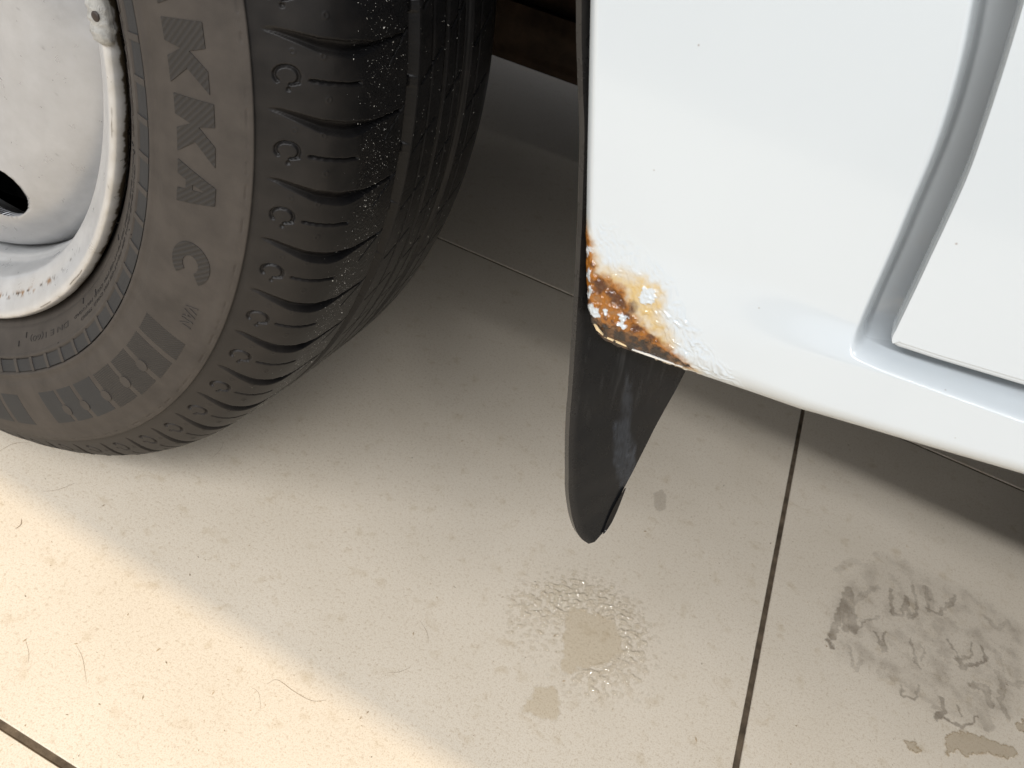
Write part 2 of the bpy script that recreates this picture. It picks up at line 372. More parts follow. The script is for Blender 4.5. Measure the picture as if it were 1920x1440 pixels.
# curled flake of paint hanging at the very corner, and the bright torn lip under the rust
def strip(name, pts, wdt, mat, parent, up=np.array([0, -.4, 1.0]), th=.0003):
    P = np.array(pts, float); up = up/np.linalg.norm(up); V = []; F = []
    n = len(P); out = np.array([0, -th, 0])
    for k in range(n):
        w_ = wdt[k] if hasattr(wdt, '__len__') else wdt
        for s_ in (-.5, .5):
            V.append(P[k]+up*w_*s_+out); V.append(P[k]+up*w_*s_-out)
    for k in range(n-1):
        a, b = 4*k, 4*k+4
        F += [(a, b, b+2, a+2), (a+3, b+3, b+1, a+1), (a+2, b+2, b+3, a+3), (a+1, b+1, b, a)]
    F += [(0, 2, 3, 1), (4*n-4, 4*n-3, 4*n-1, 4*n-2)]
    return mesh_obj(name, V, F, mat, parent, False)
strip('paint_flake', [aty(1111, 600, -.0985), aty(1119, 615, -.1005), aty(1131, 628, -.1005)], [.0010, .0022, .0005], MT['flake_glint'], body)
strip('torn_lip', [aty(1130, 629, -.0985), aty(1155, 640, -.099), aty(1180, 651, -.099)], [.0008, .0013, .0006], MT['flake_glint'], body)
lip = strip('torn_lip', [aty(1185, 655, -.099), aty(1215, 665, -.099), aty(1245, 676, -.099), aty(1280, 688, -.099)], [.0005, .0012, .0008, .0004], simple('bare_paint_edge', (.75, .75, .73), .3, .5, var=.05), body)

# ---- door
dedge = curve(xz([(1940, -90), (1915, 0), (1884, 105), (1850, 212), (1813, 318), (1775, 404), (1746, 466), (1722, 518), (1700, 564), (1680, 606)]), 6)
dbot = xz([(1694, 647), (1752, 666), (1920, 716)])
corner = curve(xz([(1674, 617), (1671, 627), (1674, 637), (1684, 644)]), 4)
far = dbot[-1]+(dbot[-1]-dbot[-2])/np.linalg.norm(dbot[-1]-dbot[-2])*.0
outl = list(dedge)+list(corner)+list(dbot)+[np.array([.75, .395]), np.array([1.65, .43]), np.array([1.65, .95]), np.array([.575, .95]), np.array([.553, .60])]
outl = np.array(outl); cen = outl.mean(0)
def inset(P, d):
    n = len(P); Q = []
    for k in range(n):
        a, b, c = P[k-1], P[k], P[(k+1) % n]
        e1 = (b-a)/np.linalg.norm(b-a); e2 = (c-b)/np.linalg.norm(c-b); n1 = np.array([-e1[1], e1[0]]); n2 = np.array([-e2[1], e2[0]])
        m_ = n1+n2; m_ /= np.linalg.norm(m_); m_ /= max(.4, np.dot(m_, n1)); Q.append(b+m_*d)
    return np.array(Q)
area2 = np.sum(outl[:, 0]*np.roll(outl[:, 1], -1)-np.roll(outl[:, 0], -1)*outl[:, 1])
if area2 < 0: outl = outl[::-1]
rings = [(0, -.0935), (0, -.1015), (.0004, -.1028), (.0012, -.1034), (.0021, -.1035), (.0024, -.1041)]
V = []; n = len(outl)
hemmed = (outl[:, 1] < corner[-1][1]+.0012+(outl[:, 0]-corner[-1][0])*.2) & (outl[:, 0] > corner[1][0])
for d, y in rings: V += [(p[0], y if hm else max(y, -.0995) if y > -.1 else -.1015 if d == 0 else -.1041, p[1]) for p, hm in zip(inset(outl, d if d < .001 else d), hemmed)]
F = [tuple(range((len(rings)-1)*n, len(rings)*n))]
for k in range(len(rings)-1):
    for i in range(n): F.append((k*n+i, k*n+(i+1) % n, (k+1)*n+(i+1) % n, (k+1)*n+i))
V = np.array(V)
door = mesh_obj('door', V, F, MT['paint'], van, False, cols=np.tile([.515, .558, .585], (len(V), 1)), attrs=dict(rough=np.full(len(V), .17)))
tag(door, 'white door with a curved front edge and hemmed lower edge')

# ---- fender above the wheel and closed body side higher up (out of frame, they shade the wheel)
ang = np.linspace(R(168), R(20), 40); ar = [(.46*math.cos(a)*.98, .33+.43*math.sin(a)) for a in ang]
ar = [(-.47, .31)]+[q_ for q_ in ar if q_[0] < .345]+[(.357, .555)]
V = []; F = []
pts = [(-1.1, .31)]+ar
top = [(p[0], .95) for p in pts]
for (a, b), (c, d) in zip(pts, top):
    V += [(a, Y0+(.004 if a > -.5 else 0), max(b, .31)), (a, Y0, b+.012), (c, Y0-.008, d)]
for k in range(len(pts)-1):
    for i in range(2): F.append((3*k+i, 3*k+3+i, 3*k+4+i, 3*k+1+i))
V = np.array(V)
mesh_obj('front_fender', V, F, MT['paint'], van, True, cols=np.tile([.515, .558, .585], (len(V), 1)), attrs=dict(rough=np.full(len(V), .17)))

# ---- underbody, crossmember
def box(name, x0, x1, y0, y1, z0, z1, mat, parent, bev=.006):
    bm = bmesh.new(); bmesh.ops.create_cube(bm, size=1)
    for v in bm.verts: v.co = Vector(((x0+x1)/2+v.co.x*(x1-x0), (y0+y1)/2+v.co.y*(y1-y0), (z0+z1)/2+v.co.z*(z1-z0)))
    bmesh.ops.bevel(bm, geom=bm.edges[:], offset=bev, segments=2, affect='EDGES')
    me = bpy.data.meshes.new(name); bm.to_mesh(me); bm.free(); me.materials.append(mat)
    o = bpy.data.objects.new(name, me); COL.objects.link(o); o.parent = parent; return o
box('underbody', .52, 2.6, -.075, 1.62, .352, .42, MT['under'], van)
box('underbody', -1.2, .56, .30, 1.62, .40, .62, MT['under'], van)
box('wheel_well', -.55, .56, -.085, 1.0, .80, .84, MT['under'], van)
box('wheel_well', -.62, -.55, -.085, 1.0, .33, .84, MT['under'], van)
cm = box('crossmember', -.50, .70, -.05, .05, .212, .30, MT['rust'], van, .02); cm.location = (0, .56, 0); cm.rotation_euler = (0, 0, R(5))
box('far_sill', -1.2, 2.6, 1.52, 1.62, .13, .60, MT['under'], van)
box('underbody', -1.2, .56, .58, 1.2, .27, .45, MT['under'], van)
box('body_floor', -1.2, 2.6, -.1062, 1.62, .93, .97, MT['under'], van)

# ---- black arch liner that hangs down as a flap behind the wheel
P0 = np.array([.4515, -.0925, .312]); D = np.array([math.cos(R(50)), math.sin(R(50)), 0]); Ee = np.array([.0165, -.003, -.072]); Ee /= np.linalg.norm(Ee)
nf = np.cross(D, Ee); nf /= np.linalg.norm(nf)
if np.dot(nf, CAM-P0) < 0: nf = -nf
def pl(px, py): return atplane(px, py, P0, nf)
near_px = [(1089, -110), (1090, 0), (1093, 150), (1095, 300), (1091, 430), (1086, 530), (1080, 620), (1075, 700), (1069, 790), (1065, 870), (1066, 930), (1072, 970), (1081, 998), (1091, 1012), (1104, 1020)]
far_px = [(1330, -150), (1330, 60), (1330, 260), (1330, 400), (1330, 470), (1330, 540), (1330, 600), (1296, 694), (1254, 778), (1214, 858), (1186, 915), (1165, 955), (1148, 986), (1136, 1003), (1116, 1018)]
sN = np.linspace(0, 1, len(near_px)); sF = np.linspace(0, 1, 140)
def interp(pp, s): pp = np.array(pp, float); return np.stack([np.interp(s, sN, pp[:, k]) for k in (0, 1)], -1)
def smooth(P, k=3):
    Q = P.copy()
    for _ in range(k): Q[1:-1] = (Q[:-2]+2*Q[1:-1]+Q[2:])/4
    return Q
npx = smooth(interp(near_px, sF), 14); fpx = smooth(interp(far_px, sF), 6)
NE = np.array([pl(*q) for q in npx]); FE = np.array([pl(*q) for q in fpx])
tt = np.linspace(0, 1, 70); G = NE[:, None]+(FE-NE)[:, None]*tt[None, :, None]
wid = np.linalg.norm(FE-NE, axis=1)[:, None]*tt[None]
bulge = np.sin(np.clip(wid/.075, 0, 1)*np.pi)*.0065*(1-.4*sF[:, None])
G = G+nf*(-bulge[..., None])+nf*(fbm(G[..., 0]*40, G[..., 2]*40, 2, 4)*.0008)[..., None]
# colour: scuffs and a brown splash close to the rust
def plc(px, py): return pl(px, py)
base = np.array([.008, .0085, .0095]); FC = np.broadcast_to(base, G.shape).copy()
u_ = (G-P0)@D; v_ = (G-P0)@Ee
def uv_(px, py): q = pl(px, py)-P0; return q@D, q@Ee
wu = u_+fbm(u_*150, v_*40, 3, 14)*.0035; wv = v_+fbm(u_*150, v_*60, 3, 15)*.004
s1 = poly_sd(wu, wv, [uv_(*q) for q in [(1165, 795), (1178, 800), (1198, 880), (1200, 900), (1170, 932), (1160, 870)]])
s2 = poly_sd(wu, wv, [uv_(*q) for q in [(1190, 700), (1194, 720), (1190, 800), (1203, 880), (1190, 880), (1178, 800), (1184, 740)]])
sc_ = (1-sstep(-.0012, .0012, s1))*.75+(1-sstep(-.001, .0012, s2))*.6
sc_ *= np.clip(.75+.9*fbm(u_*900, v_*500, 3, 16), 0, 1.1)
FC = lerp(FC, np.array([.042, .048, .058]), sc_)
streak = np.clip(fbm(u_*420, v_*25, 3, 17)-.12, 0, 1)*(1-sstep(.03, .06, v_))*sstep(.0, .012, v_+.02)
FC = lerp(FC, np.array([.12, .12, .12]), streak*.5)
FC = lerp(FC, np.array([.06, .055, .05]), .35*sstep(.006, .0, u_-u_[:, :1])*np.ones_like(u_))
TK = .0036
nr, ncl = G.shape[:2]
Bk = G-nf*TK
idx = lambda a, r_, c_: a*nr*ncl+r_*ncl+c_
F1 = grid_faces(nr, ncl); F2 = F1[:, ::-1]+nr*ncl
sides = []
for r_ in range(nr-1):
    sides.append((idx(0, r_, 0), idx(1, r_, 0), idx(1, r_+1, 0), idx(0, r_+1, 0)))
    sides.append((idx(0, r_, ncl-1), idx(0, r_+1, ncl-1), idx(1, r_+1, ncl-1), idx(1, r_, ncl-1)))
for c_ in range(ncl-1):
    sides.append((idx(0, nr-1, c_), idx(1, nr-1, c_), idx(1, nr-1, c_+1), idx(0, nr-1, c_+1)))
nv0 = 2*nr*ncl
VV = np.concatenate([G.reshape(-1, 3), Bk.reshape(-1, 3)])
# separate copies of the side vertices keep the sheet's edges crisp
sides = np.array(sides); sv = VV[sides.ravel()]; sfaces = np.arange(len(sv)).reshape(-1, 4)+nv0
ecol = np.array([.055, .052, .048])
allV = np.concatenate([VV, sv]); allF = np.concatenate([F1, F2, sfaces]); allC = np.concatenate([FC.reshape(-1, 3), np.tile(base, (nr*ncl, 1)), np.tile(ecol, (len(sv), 1))])
liner = mesh_obj('wheel_arch_liner', allV, allF, MT['flap'], van, True, cols=allC)
tag(liner, 'black plastic liner flap tapering to a rounded tip below the rust')
# folded-over lip on the liner's lower slanting edge, with a small pale chip near its end
rws = [r_ for r_ in range(nr) if 925 < fpx[r_][1] < 1006][::3]
lipP = [G[r_, -1]+nf*.0007 for r_ in rws]; nl = len(lipP)
o = strip('folded_lip', lipP, [.0036*math.sin(math.pi*(k+.7)/(nl+.4))+.0004 for k in range(nl)], MT['flap'], liner, up=D*.85-Ee*.3, th=.0007)
o.data.color_attributes.new('col', 'FLOAT_COLOR', 'POINT')
for d_ in o.data.color_attributes['col'].data: d_.color = (.006, .006, .0065, 1)
strip('pale_chip', [lipP[-1]-nf*.0001, lipP[-1]+(lipP[-2]-lipP[-1])*.5, lipP[-2]+nf*.0003], [.0006, .0016, .0006], simple('pale_plastic', (.45, .46, .45), .4, .5), liner, up=D*.8+Ee*.5)

# ------------------------------------------------------------------ wheel
ZC = .317
def lathe(name, prof, mat, parent, n=220, colf=None, th=None, closed=True, smooth=True):
    P = np.array(prof); a = np.linspace(-np.pi, np.pi, n, endpoint=False) if th is None else th
    A_, I_ = np.meshgrid(a, np.arange(len(P)), indexing='ij')
    r_ = P[I_, 0]; V = np.stack([r_*np.cos(A_), P[I_, 1], ZC+r_*np.sin(A_)], -1)
    c = None if colf is None else colf(A_, r_, P[I_, 1]).reshape(-1, 3)
    return mesh_obj(name, V.reshape(-1, 3), grid_faces(len(a), len(P), closed), mat, parent, smooth, cols=c)
# disc with round-cornered hand holes
NH = 5; H0 = R(-47.5); HR, HT, HRAD = .0155, .0205, .1385
ths = np.linspace(-np.pi, np.pi, 900, endpoint=False)
prof = curve([(.1785, -.028), (.1765, -.038), (.1720, -.0495), (.1645, -.0590), (.1550, -.0665), (.1440, -.0720), (.1310, -.0750), (.115, -.0750), (.102, -.070), (.090, -.060), (.080, -.052), (.06, -.05), (.03, -.05)], 9)
A_, I_ = np.meshgrid(ths, np.arange(len(prof)), indexing='ij'); r_ = prof[I_, 0].copy(); yv = prof[I_, 1].copy()
da = ((A_-H0+np.pi/NH) % (2*np.pi/NH))-np.pi/NH
hx = da*HRAD; hy = r_-HRAD; rad = np.hypot(hx*HR/HT, hy)
# slight embossing between the holes and a rounded lip turning in at each hole
yv += -.0030*np.exp(-(da/.24)**2)*np.exp(-((r_-.135)/.030)**2)
Vd = np.stack([A_*0+r_, A_, yv], -1)
Fd = grid_faces(len(ths), len(prof), True)
fr_ = rad.ravel()[Fd]; keep = fr_.min(1) > HR*.98
used = fr_ < HR*1.25
# snap boundary vertices to the ellipse
Fk = Fd[keep]
ed = np.concatenate([Fk[:, [0, 1]], Fk[:, [1, 2]], Fk[:, [2, 3]], Fk[:, [3, 0]]]); eds = np.sort(ed, 1)
uq, cnt = np.unique(eds, axis=0, return_counts=True); be = uq[cnt == 1]
inr = (rad.ravel()[be] < HR*1.35).all(1); be = be[inr]; bvs = np.unique(be)
rf = rad.ravel(); da_f, hy_f = hx.ravel().copy(), hy.ravel().copy(); sc2 = HR/rf[bvs]
newx = da_f[bvs]*sc2; newy = hy_f[bvs]*sc2
Af = A_.ravel().copy(); rr_ = r_.ravel().copy(); Af[bvs] += (newx-da_f[bvs])/HRAD; rr_[bvs] += newy-hy_f[bvs]
yf = yv.ravel().copy()
Vc = np.stack([rr_*np.cos(Af), yf, ZC+rr_*np.sin(Af)], -1)
# hole walls
mp = {int(v): len(Vc)+k for k, v in enumerate(bvs)}
Vin = Vc[bvs].copy(); Vin[:, 1] += .006
Fw = np.array([(a, b, mp[int(b)], mp[int(a)]) for a, b in be])
Vall = np.concatenate([Vc, Vin]); wcol = np.array([.42, .43, .445])
sel = np.concatenate([Fk, Fw])
ns = fbm(Vall[:, 0]*30, Vall[:, 2]*30, 3, 7)[:, None]
wheel = mesh_obj('wheel', Vall, sel, MT['rim'], van, True, cols=wcol*(1+.09*ns)*(1-.30*sstep(.62, .75, fbm(Vall[:, 0]*170, Vall[:, 2]*170, 4, 6))[:, None]))
tag(wheel, 'silver painted steel wheel with a black tyre')
# dark brake drum behind the holes
lathe('brake_drum', [(.001, -.02), (.150, -.02), (.155, -.015), (.155, .06)], MT['under'], wheel, 96)
rp = curve([(.2060, -.0790), (.2088, -.0835), (.2092, -.0875), (.2075, -.0905), (.2045, -.0903), (.2005, -.0875), (.1950, -.0830), (.1885, -.0785), (.1855, -.0755), (.1838, -.0700), (.1826, -.0640), (.1815, -.0590), (.1795, -.0555), (.1775, -.0520), (.1765, -.0440), (.1768, -.0300), (.177, .0)], 6)
def rimcol(a, r, y):
    c = np.broadcast_to(np.array([.58, .585, .585]), a.shape+(3,)).copy()
    f = fbm(a*60, r*500, 4, 77); f2 = fbm(a*18, r*120, 3, 78)
    edge_ = sstep(.2045, .2078, r)*(y < -.079)
    c = lerp(c, np.array([.30, .27, .20]), edge_*(.18+.35*f2)); c = lerp(c, np.array([.09, .07, .045]), edge_*sstep(.30, .55, .35*f+.55*f2+.75*sstep(-.0885, -.083, y)))
    ck = np.exp(-((r-.2068+.0006*f2)/.00028)**2)*sstep(.05, .22, fbm(a*9, r*0, 3, 79))*(y < -.086); c = lerp(c, np.array([.10, .08, .06]), ck)
    ru = np.exp(-((r-.1955)/.0014)**2)*sstep(.20, .38, f2+.25*f)*((a > R(-75)) & (a < R(-40)))
    c = lerp(c, np.array([.28, .14, .04]), ru); sp = np.exp(-((r-.1955)/.0014)**2)*sstep(.30, .36, f)*((a > R(-80)) & (a < R(-30)))
    return lerp(c, np.array([.05, .035, .025]), sp)
a1 = np.r_[np.linspace(R(-115), R(40), 1500), np.linspace(R(40), R(245), 120)[1:-1]]
lathe('rim', rp, MT['rim'], wheel, th=a1, colf=rimcol)
# clip-on balance weight on the rim flange
bm = bmesh.new(); nA = 26; wprof = [(.2050, -.0885), (.2022, -.0895), (.2018, -.0920), (.2036, -.0942), (.2072, -.0950), (.2104, -.0942), (.2120, -.0920), (.2112, -.0880)]
rows = []
for k in range(nA):
    a = R(6.2)+(R(19)-R(6.2))*k/(nA-1); s_ = min(1, .55+k*.35) if k < 3 else 1
    row = []
    for j, (pr, py) in enumerate(wprof):
        e = 1+.0016*math.sin(k*1.7+j*2.1)*1.2; r2 = .207+(pr-.207)*s_; row.append(bm.verts.new((r2*e*math.cos(a), -.0885+(py+.0885)*s_+.0005*math.sin(k*2.3+j), ZC+r2*e*math.sin(a))))
    rows.append(row)
for a, b in zip(rows[:-1], rows[1:]):
    for j in range(len(wprof)-1): bm.faces.new((a[j], b[j], b[j+1], a[j+1]))
bm.faces.new(rows[0]); bmesh.ops.subdivide_edges(bm, edges=bm.edges[:], cuts=1, use_grid_fill=True, smooth=.6)
for f in bm.faces: f.smooth = True
me = bpy.data.meshes.new('balance_weight'); bm.to_mesh(me); bm.free(); me.materials.append(MT['weight'])
bw = bpy.data.objects.new('balance_weight', me); COL.objects.link(bw); bw.parent = wheel
a = R(9.6); c_ = Vector((.2088*math.cos(a), -.0947, ZC+.2088*math.sin(a)))
bm = bmesh.new(); bmesh.ops.create_uvsphere(bm, u_segments=16, v_segments=8, radius=.0023)
for v in bm.verts: v.co = Vector((v.co.x, v.co.y*.35, v.co.z))+c_
for f in bm.faces: f.smooth = True
me = bpy.data.meshes.new('rivet'); bm.to_mesh(me); bm.free(); me.materials.append(MT['hole'])
o = bpy.data.objects.new('rivet', me); COL.objects.link(o); o.parent = wheel

# ---- tyre: profile by arc length s (mm), s=0 at the bead
PR = curve([(.2000, -.0650), (.2050, -.0755), (.2120, -.0840), (.2220, -.0925), (.2350, -.1), (.2550, -.1035), (.2750, -.1025), (.2880, -.0995), (.2940, -.0965), (.3000, -.0938), (.3120, -.0860), (.3200, -.0770), (.3245, -.0660), (.3260, -.0550), (.3267, -.03), (.3270, 0), (.3267, .03), (.3260, .055), (.3245, .066), (.3200, .077), (.3120, .086), (.295, .096), (.26, .102), (.215, .085)], 10)
SL = np.r_[0, np.cumsum(np.hypot(*np.diff(PR, axis=0).T))]*1e3
i0 = int(np.argmin(np.abs(PR[:, 0]-.212)+10*(PR[:, 1] > -.08))); SL -= SL[i0]
NT = np.gradient(PR, axis=0); NT /= np.linalg.norm(NT, axis=1)[:, None]; NN = np.stack([NT[:, 1], -NT[:, 0]], -1)
if NN[np.argmin(np.abs(SL-50)), 1] > 0: NN = -NN
def tmap(thd, s, h):             # degrees, mm, mm -> world metres
    r = np.interp(s, SL, PR[:, 0]); y = np.interp(s, SL, PR[:, 1]); nr_ = np.interp(s, SL, NN[:, 0]); ny = np.interp(s, SL, NN[:, 1])
    l = np.hypot(nr_, ny); r = r+h*1e-3*nr_/l; y = y+h*1e-3*ny/l; a = np.radians(thd)
    return np.stack([r*np.cos(a), y+0*a, ZC+r*np.sin(a)], -1)
def smid(y): return np.interp(y, PR[SL > 100][:, 1][:200], SL[SL > 100][:200])
PITCH_A, G0 = 5.92, 11.2
def relief(T, S):
    h = np.zeros(T.shape)
    # sidewall rings
    h += .55*(sstep(22.0, 23.2, S)-sstep(36.4, 37.6, S))-2.4*(sstep(25.1, 25.7, S)-sstep(33.7, 34.3, S))
    h += -.45*np.exp(-((S-40)/2.2)**2)
    h += -.30*np.exp(-((S-4)/1.0)**2)
    # step at the end of the sidewall, with a ragged mould line
    h += .9*sstep(80, 88, S)-1.5*sstep(89.0, 90.2, S)+.25*np.exp(-((S-86.6)/.35)**2)*sstep(-.1, .2, fbm(T*.6, S*0+2, 2, 3))*-2
    # deformation of the lateral grooves
    k = np.floor((G0-T)/PITCH_A+.5); mmd = np.radians(1)*320
    cs = np.interp(S, [94, 100, 108, 117, 130, 145, 170], [0, -.15, -.55, -1.05, -1.45, -1.5, -1.1])
    a = ((G0+cs-T+PITCH_A/2) % PITCH_A-PITCH_A/2)*mmd          # mm below the groove's centre line
    hw = np.interp(S, [94.5, 97, 103, 112, 122, 133, 140, 147, 158, 168, 170], [0, .9, 1.6, 2.4, 3.1, 3.3, 2.7, 1.4, .8, .7, 0])
    dp = np.interp(S, [94.5, 97, 104, 114, 124, 140, 150, 168, 170], [0, .7, 2.0, 3.4, 4.4, 3.9, 2.2, 1.6, 0])
    x = a/np.maximum(hw, .05)
    g_ = np.where(hw > .04, (.38*sstep(-1.0, -.80, x)+.62*sstep(-.85, .6, x))*(1-sstep(.76, 1.12, x)), 0); gn = np.where(S > 146, (np.abs(x) < 1.0)*1.0, g_)
    h -= dp*gn
    # soft scalloped bulge of the blocks
    m_ = sstep(93, 99, S)*(1-sstep(140, 150, S)); h += .10*m_*np.cos(a/(PITCH_A*mmd)*2*np.pi+2.6)
    b = ((G0-PITCH_A*.60-T+PITCH_A/2) % PITCH_A-PITCH_A/2)*mmd  # mm below block middle
    # sipe
    cs2 = np.interp(S, [111, 120, 130, 140], [0, 1.2, 2.2, 2.6])
    h -= 2.0*((S > 111.5) & (S < 137.5))*(1-sstep(.35, .75, np.abs(b-cs2)))*sstep(111.5, 114, S)
    # incised letter C and dot
    u = (S-103.2); vv = b+1.2
    rr2 = np.hypot(u/5.6, vv/4.5); an = np.degrees(np.arctan2(u, -vv))   # 0 = up (towards smaller b)
    arc = (1-sstep(.08, .17, np.abs(rr2-.9)))*(np.abs(an) < 128)
    arm = (1-sstep(.3, .7, np.abs(vv-3.1+(u-3)*.25)))*(u > .6)*(u < 5.5)
    arm2 = (1-sstep(.3, .8, seg_dist(u, vv, [(-5.2, .3), (-3.6, 2.4)])))
    h -= 1.5*np.maximum(np.maximum(arc, arm), arm2)
    h -= 1.0*(1-sstep(.7, 1.15, np.hypot(u-.6, vv-5.6)))
    # small vent-pin rings
    for (us, ub) in ((118.5, -9.5), (120.5, 8.2), (106, -11)):
        ds = np.hypot(S-us, b-ub); h += .28*np.exp(-((ds-1.1)/.28)**2)
    # tread: circumferential grooves and fine sipes
    yS = np.interp(S, SL, PR[:, 1])*1e3; on = (S > 140) & (S < 265)
    for yc, hwid, dep in ((-22, 5.2, 6.0), (9, 1.6, 4.0), (33, 4.6, 6.0), (-4, .5, 1.6), (21, .5, 1.6), (47, .6, 1.6)):
        h -= on*dep*(1-sstep(hwid*.75, hwid, np.abs(yS-yc)))
    # wear bars inside the main groove
    wb = ((T*mmd+9) % (PITCH_A*mmd))
    h += on*1.6*(1-sstep(2.2, 2.8, np.abs(wb-9)))*(np.abs(yS+22) < 4.2)
    d1 = ((T*mmd-(yS+45)*.9) % (PITCH_A*mmd)); h -= on*1.6*(np.abs(d1-10) < .6)*(yS > -44)*(yS < -27.2)
    d2 = ((T*mmd-(yS)*.8) % (PITCH_A*mmd)); h -= on*1.6*(np.abs(d2-10) < .6)*((yS > -14) & (yS < 4) | (yS > 13) & (yS < 27) | (yS > 40) & (yS < 60))
    h += on*.12*fbm(T*4, S*.8, 3, 88)
    return h
def dustf(T, S):
    d = np.where(S < 89.5, .95, 0)+np.where(S >= 89.5, 1, 0)*np.interp(S, [89.5, 93, 112, 128, 138, 150, 300], [.24, .34, .30, .16, .04, .015, .008])
    d = d*(1-.55*(S > 89.5)*sstep(-22, 4, T))
    d = d+ (S > 89.5)*.25*sstep(-22, -48, T)
    d += .12*fbm(T*.5, S*.06, 3, 19)
    return np.clip(d, 0, 1)
def tyre_patch(T1, S1):
    T, S = np.meshgrid(T1, S1, indexing='ij'); return T, S, tmap(T, S, relief(T, S))
th_f = np.r_[np.arange(-96, -76, .3), np.arange(-76, 18, .082), np.arange(18, 30, .3)]; th_c = np.r_[np.arange(30.5, 264, 3.0), 263.99]
s_f = np.r_[np.arange(-12, 86, .9), np.arange(86, 172, .45), np.arange(172, 262, .9), np.arange(262, SL[-1], 4)]
T1, S1, P1 = tyre_patch(np.r_[th_f, th_c], s_f)
tyre = mesh_obj('tyre', P1.reshape(-1, 3), grid_faces(*T1.shape), MT['tyre'], wheel, True, attrs=dict(dust=dustf(T1, S1)))
tag(tyre, 'dusty black van tyre with raised sidewall lettering')

# ---- flat shapes moulded on the sidewall
MMD = math.radians(1)*267                          # mm per degree at lettering radius
def moulded(name, loops, thd0, s0, h, mat, cut=2.6, skirt=.6, mmd=MMD, parent=wheel, flat=False):
    """loops: outer polygon then holes, (u along the reading direction, v outwards) in mm"""
    vs = [[Vector((u, v, 0)) for u, v in lp] for lp in loops]
    tris = tessellate_polygon(vs); flat = [p for lp in vs for p in lp]
    bm = bmesh.new(); bv_ = [bm.verts.new(p) for p in flat]
    for t in tris:
        try: bm.faces.new([bv_[i] for i in t])
        except ValueError: pass
    us = [p.x for p in flat]; vv = [p.y for p in flat]
    for lo, hi, ax in ((min(us), max(us), 0), (min(vv), max(vv), 1)):
        c = lo+cut
        while c < hi:
            no = Vector((1, 0, 0)) if ax == 0 else Vector((0, 1, 0))
            bmesh.ops.bisect_plane(bm, geom=bm.verts[:]+bm.edges[:]+bm.faces[:], plane_co=no*c, plane_no=no, dist=1e-5); c += cut
    return finish_moulded(name, bm, thd0, s0, h, mat, skirt, mmd, parent, flat)
def finish_moulded(name, bm, thd0, s0, h, mat, skirt, mmd, parent, flat=False):
    if skirt:
        e = [x for x in bm.edges if x.is_boundary]
        r_ = bmesh.ops.extrude_edge_only(bm, edges=e)
        for v in r_['geom']:
            if isinstance(v, bmesh.types.BMVert): v.co.z = -skirt
    bmesh.ops.recalc_face_normals(bm, faces=bm.faces[:])
    bm.verts.ensure_lookup_table()
    co = np.array([v.co for v in bm.verts]); uvl = bm.loops.layers.uv.new('UVMap')
    for f in bm.faces:
        for l in f.loops: l[uvl].uv = (l.vert.co.x/100, l.vert.co.y/100)
    th_ = thd0-co[:, 0]/mmd; s_ = s0+co[:, 1]
    hb = 0*s_ if flat else relief_base(s_)
    P = tmap(th_, s_, hb+h+co[:, 2])
    for v, p in zip(bm.verts, P): v.co = p
    me = bpy.data.meshes.new(name); bm.to_mesh(me); bm.free(); me.materials.append(mat)
    o = bpy.data.objects.new(name, me); COL.objects.link(o); o.parent = parent; return o
SBASE = np.arange(-12, 92, .3); HBASE = relief(np.full(SBASE.shape, -40.0), SBASE)
def relief_base(s): return np.interp(s, SBASE, HBASE)

K = [(0, 0), (9, 0), (11, 8), (15, .5), (26, .5), (18.5, 10), (27, 20), (18, 20), (11.5, 12), (9.5, 20), (0, 20)]
Aout = [(0, 0), (6.5, 20), (15, 20), (21.5, 0), (14.5, 0), (13.2, 4.6), (8.3, 4.6), (7.0, 0)]; Ain = [(9.4, 8.2), (12.1, 8.2), (11.3, 13.6), (10.2, 13.6)]
Cl = []
for k in range(25):
    a = R(38)+R(284)*k/24; Cl.append((12+12*math.cos(a), 10.5+10.5*math.sin(a)))
for k in range(25):
    a = R(322)-R(284)*k/24; Cl.append((12.5+5.2*math.cos(a), 10.5+4.4*math.sin(a)))
H_ = .35
for nm, lp, th0, s0 in (('letter_h', [[(0, 0), (0, 20), (8, 20), (8, 13), (14, 13), (14, 20), (22, 20), (22, 0), (14, 0), (14, 7), (8, 7), (8, 0)]], 22.5, 50.5),
                        ('letter_a', [Aout, Ain], 17.0, 50.5), ('letter_k', [K], 11.3, 50.8), ('letter_k', [K], 4.75, 52.3), ('letter_a', [Aout, Ain], -1.7, 53), ('letter_c', [Cl], -10.2, 54.5)):
    moulded(nm, lp, th0, s0, H_, MT['hatch'])

def text_mesh(txt, size, shear=0.0):
    cu = bpy.data.curves.new('t', 'FONT'); cu.body = txt; cu.size = size; cu.resolution_u = 3; cu.shear = shear
    o = bpy.data.objects.new('t', cu); COL.objects.link(o); dg_ = bpy.context.evaluated_depsgraph_get(); dg_.update()
    me = bpy.data.meshes.new_from_object(o.evaluated_get(dg_)); bpy.data.objects.remove(o); bpy.data.curves.remove(cu); return me
def text(name, txt, size, th0, s0, h, mat, length=None, shear=0, skirt=.4, rad=267, each=False):
    me = text_mesh(txt, size, shear); bm = bmesh.new(); bm.from_mesh(me); bpy.data.meshes.remove(me)
    bmesh.ops.remove_doubles(bm, verts=bm.verts[:], dist=1e-5)
    if length:
        mx = max(v.co.x for v in bm.verts); mn = min(v.co.x for v in bm.verts)
        for v in bm.verts: v.co.x = (v.co.x-mn)*length/(mx-mn)
    bmesh.ops.triangulate(bm, faces=bm.faces[:])
    return finish_moulded(name, bm, th0, s0, h, mat, skirt, math.radians(1)*rad, wheel)
text('word_van', 'VAN', 9.6, -17.8, 68.4, .45, MT['relief'], 15.5, 0, .7)
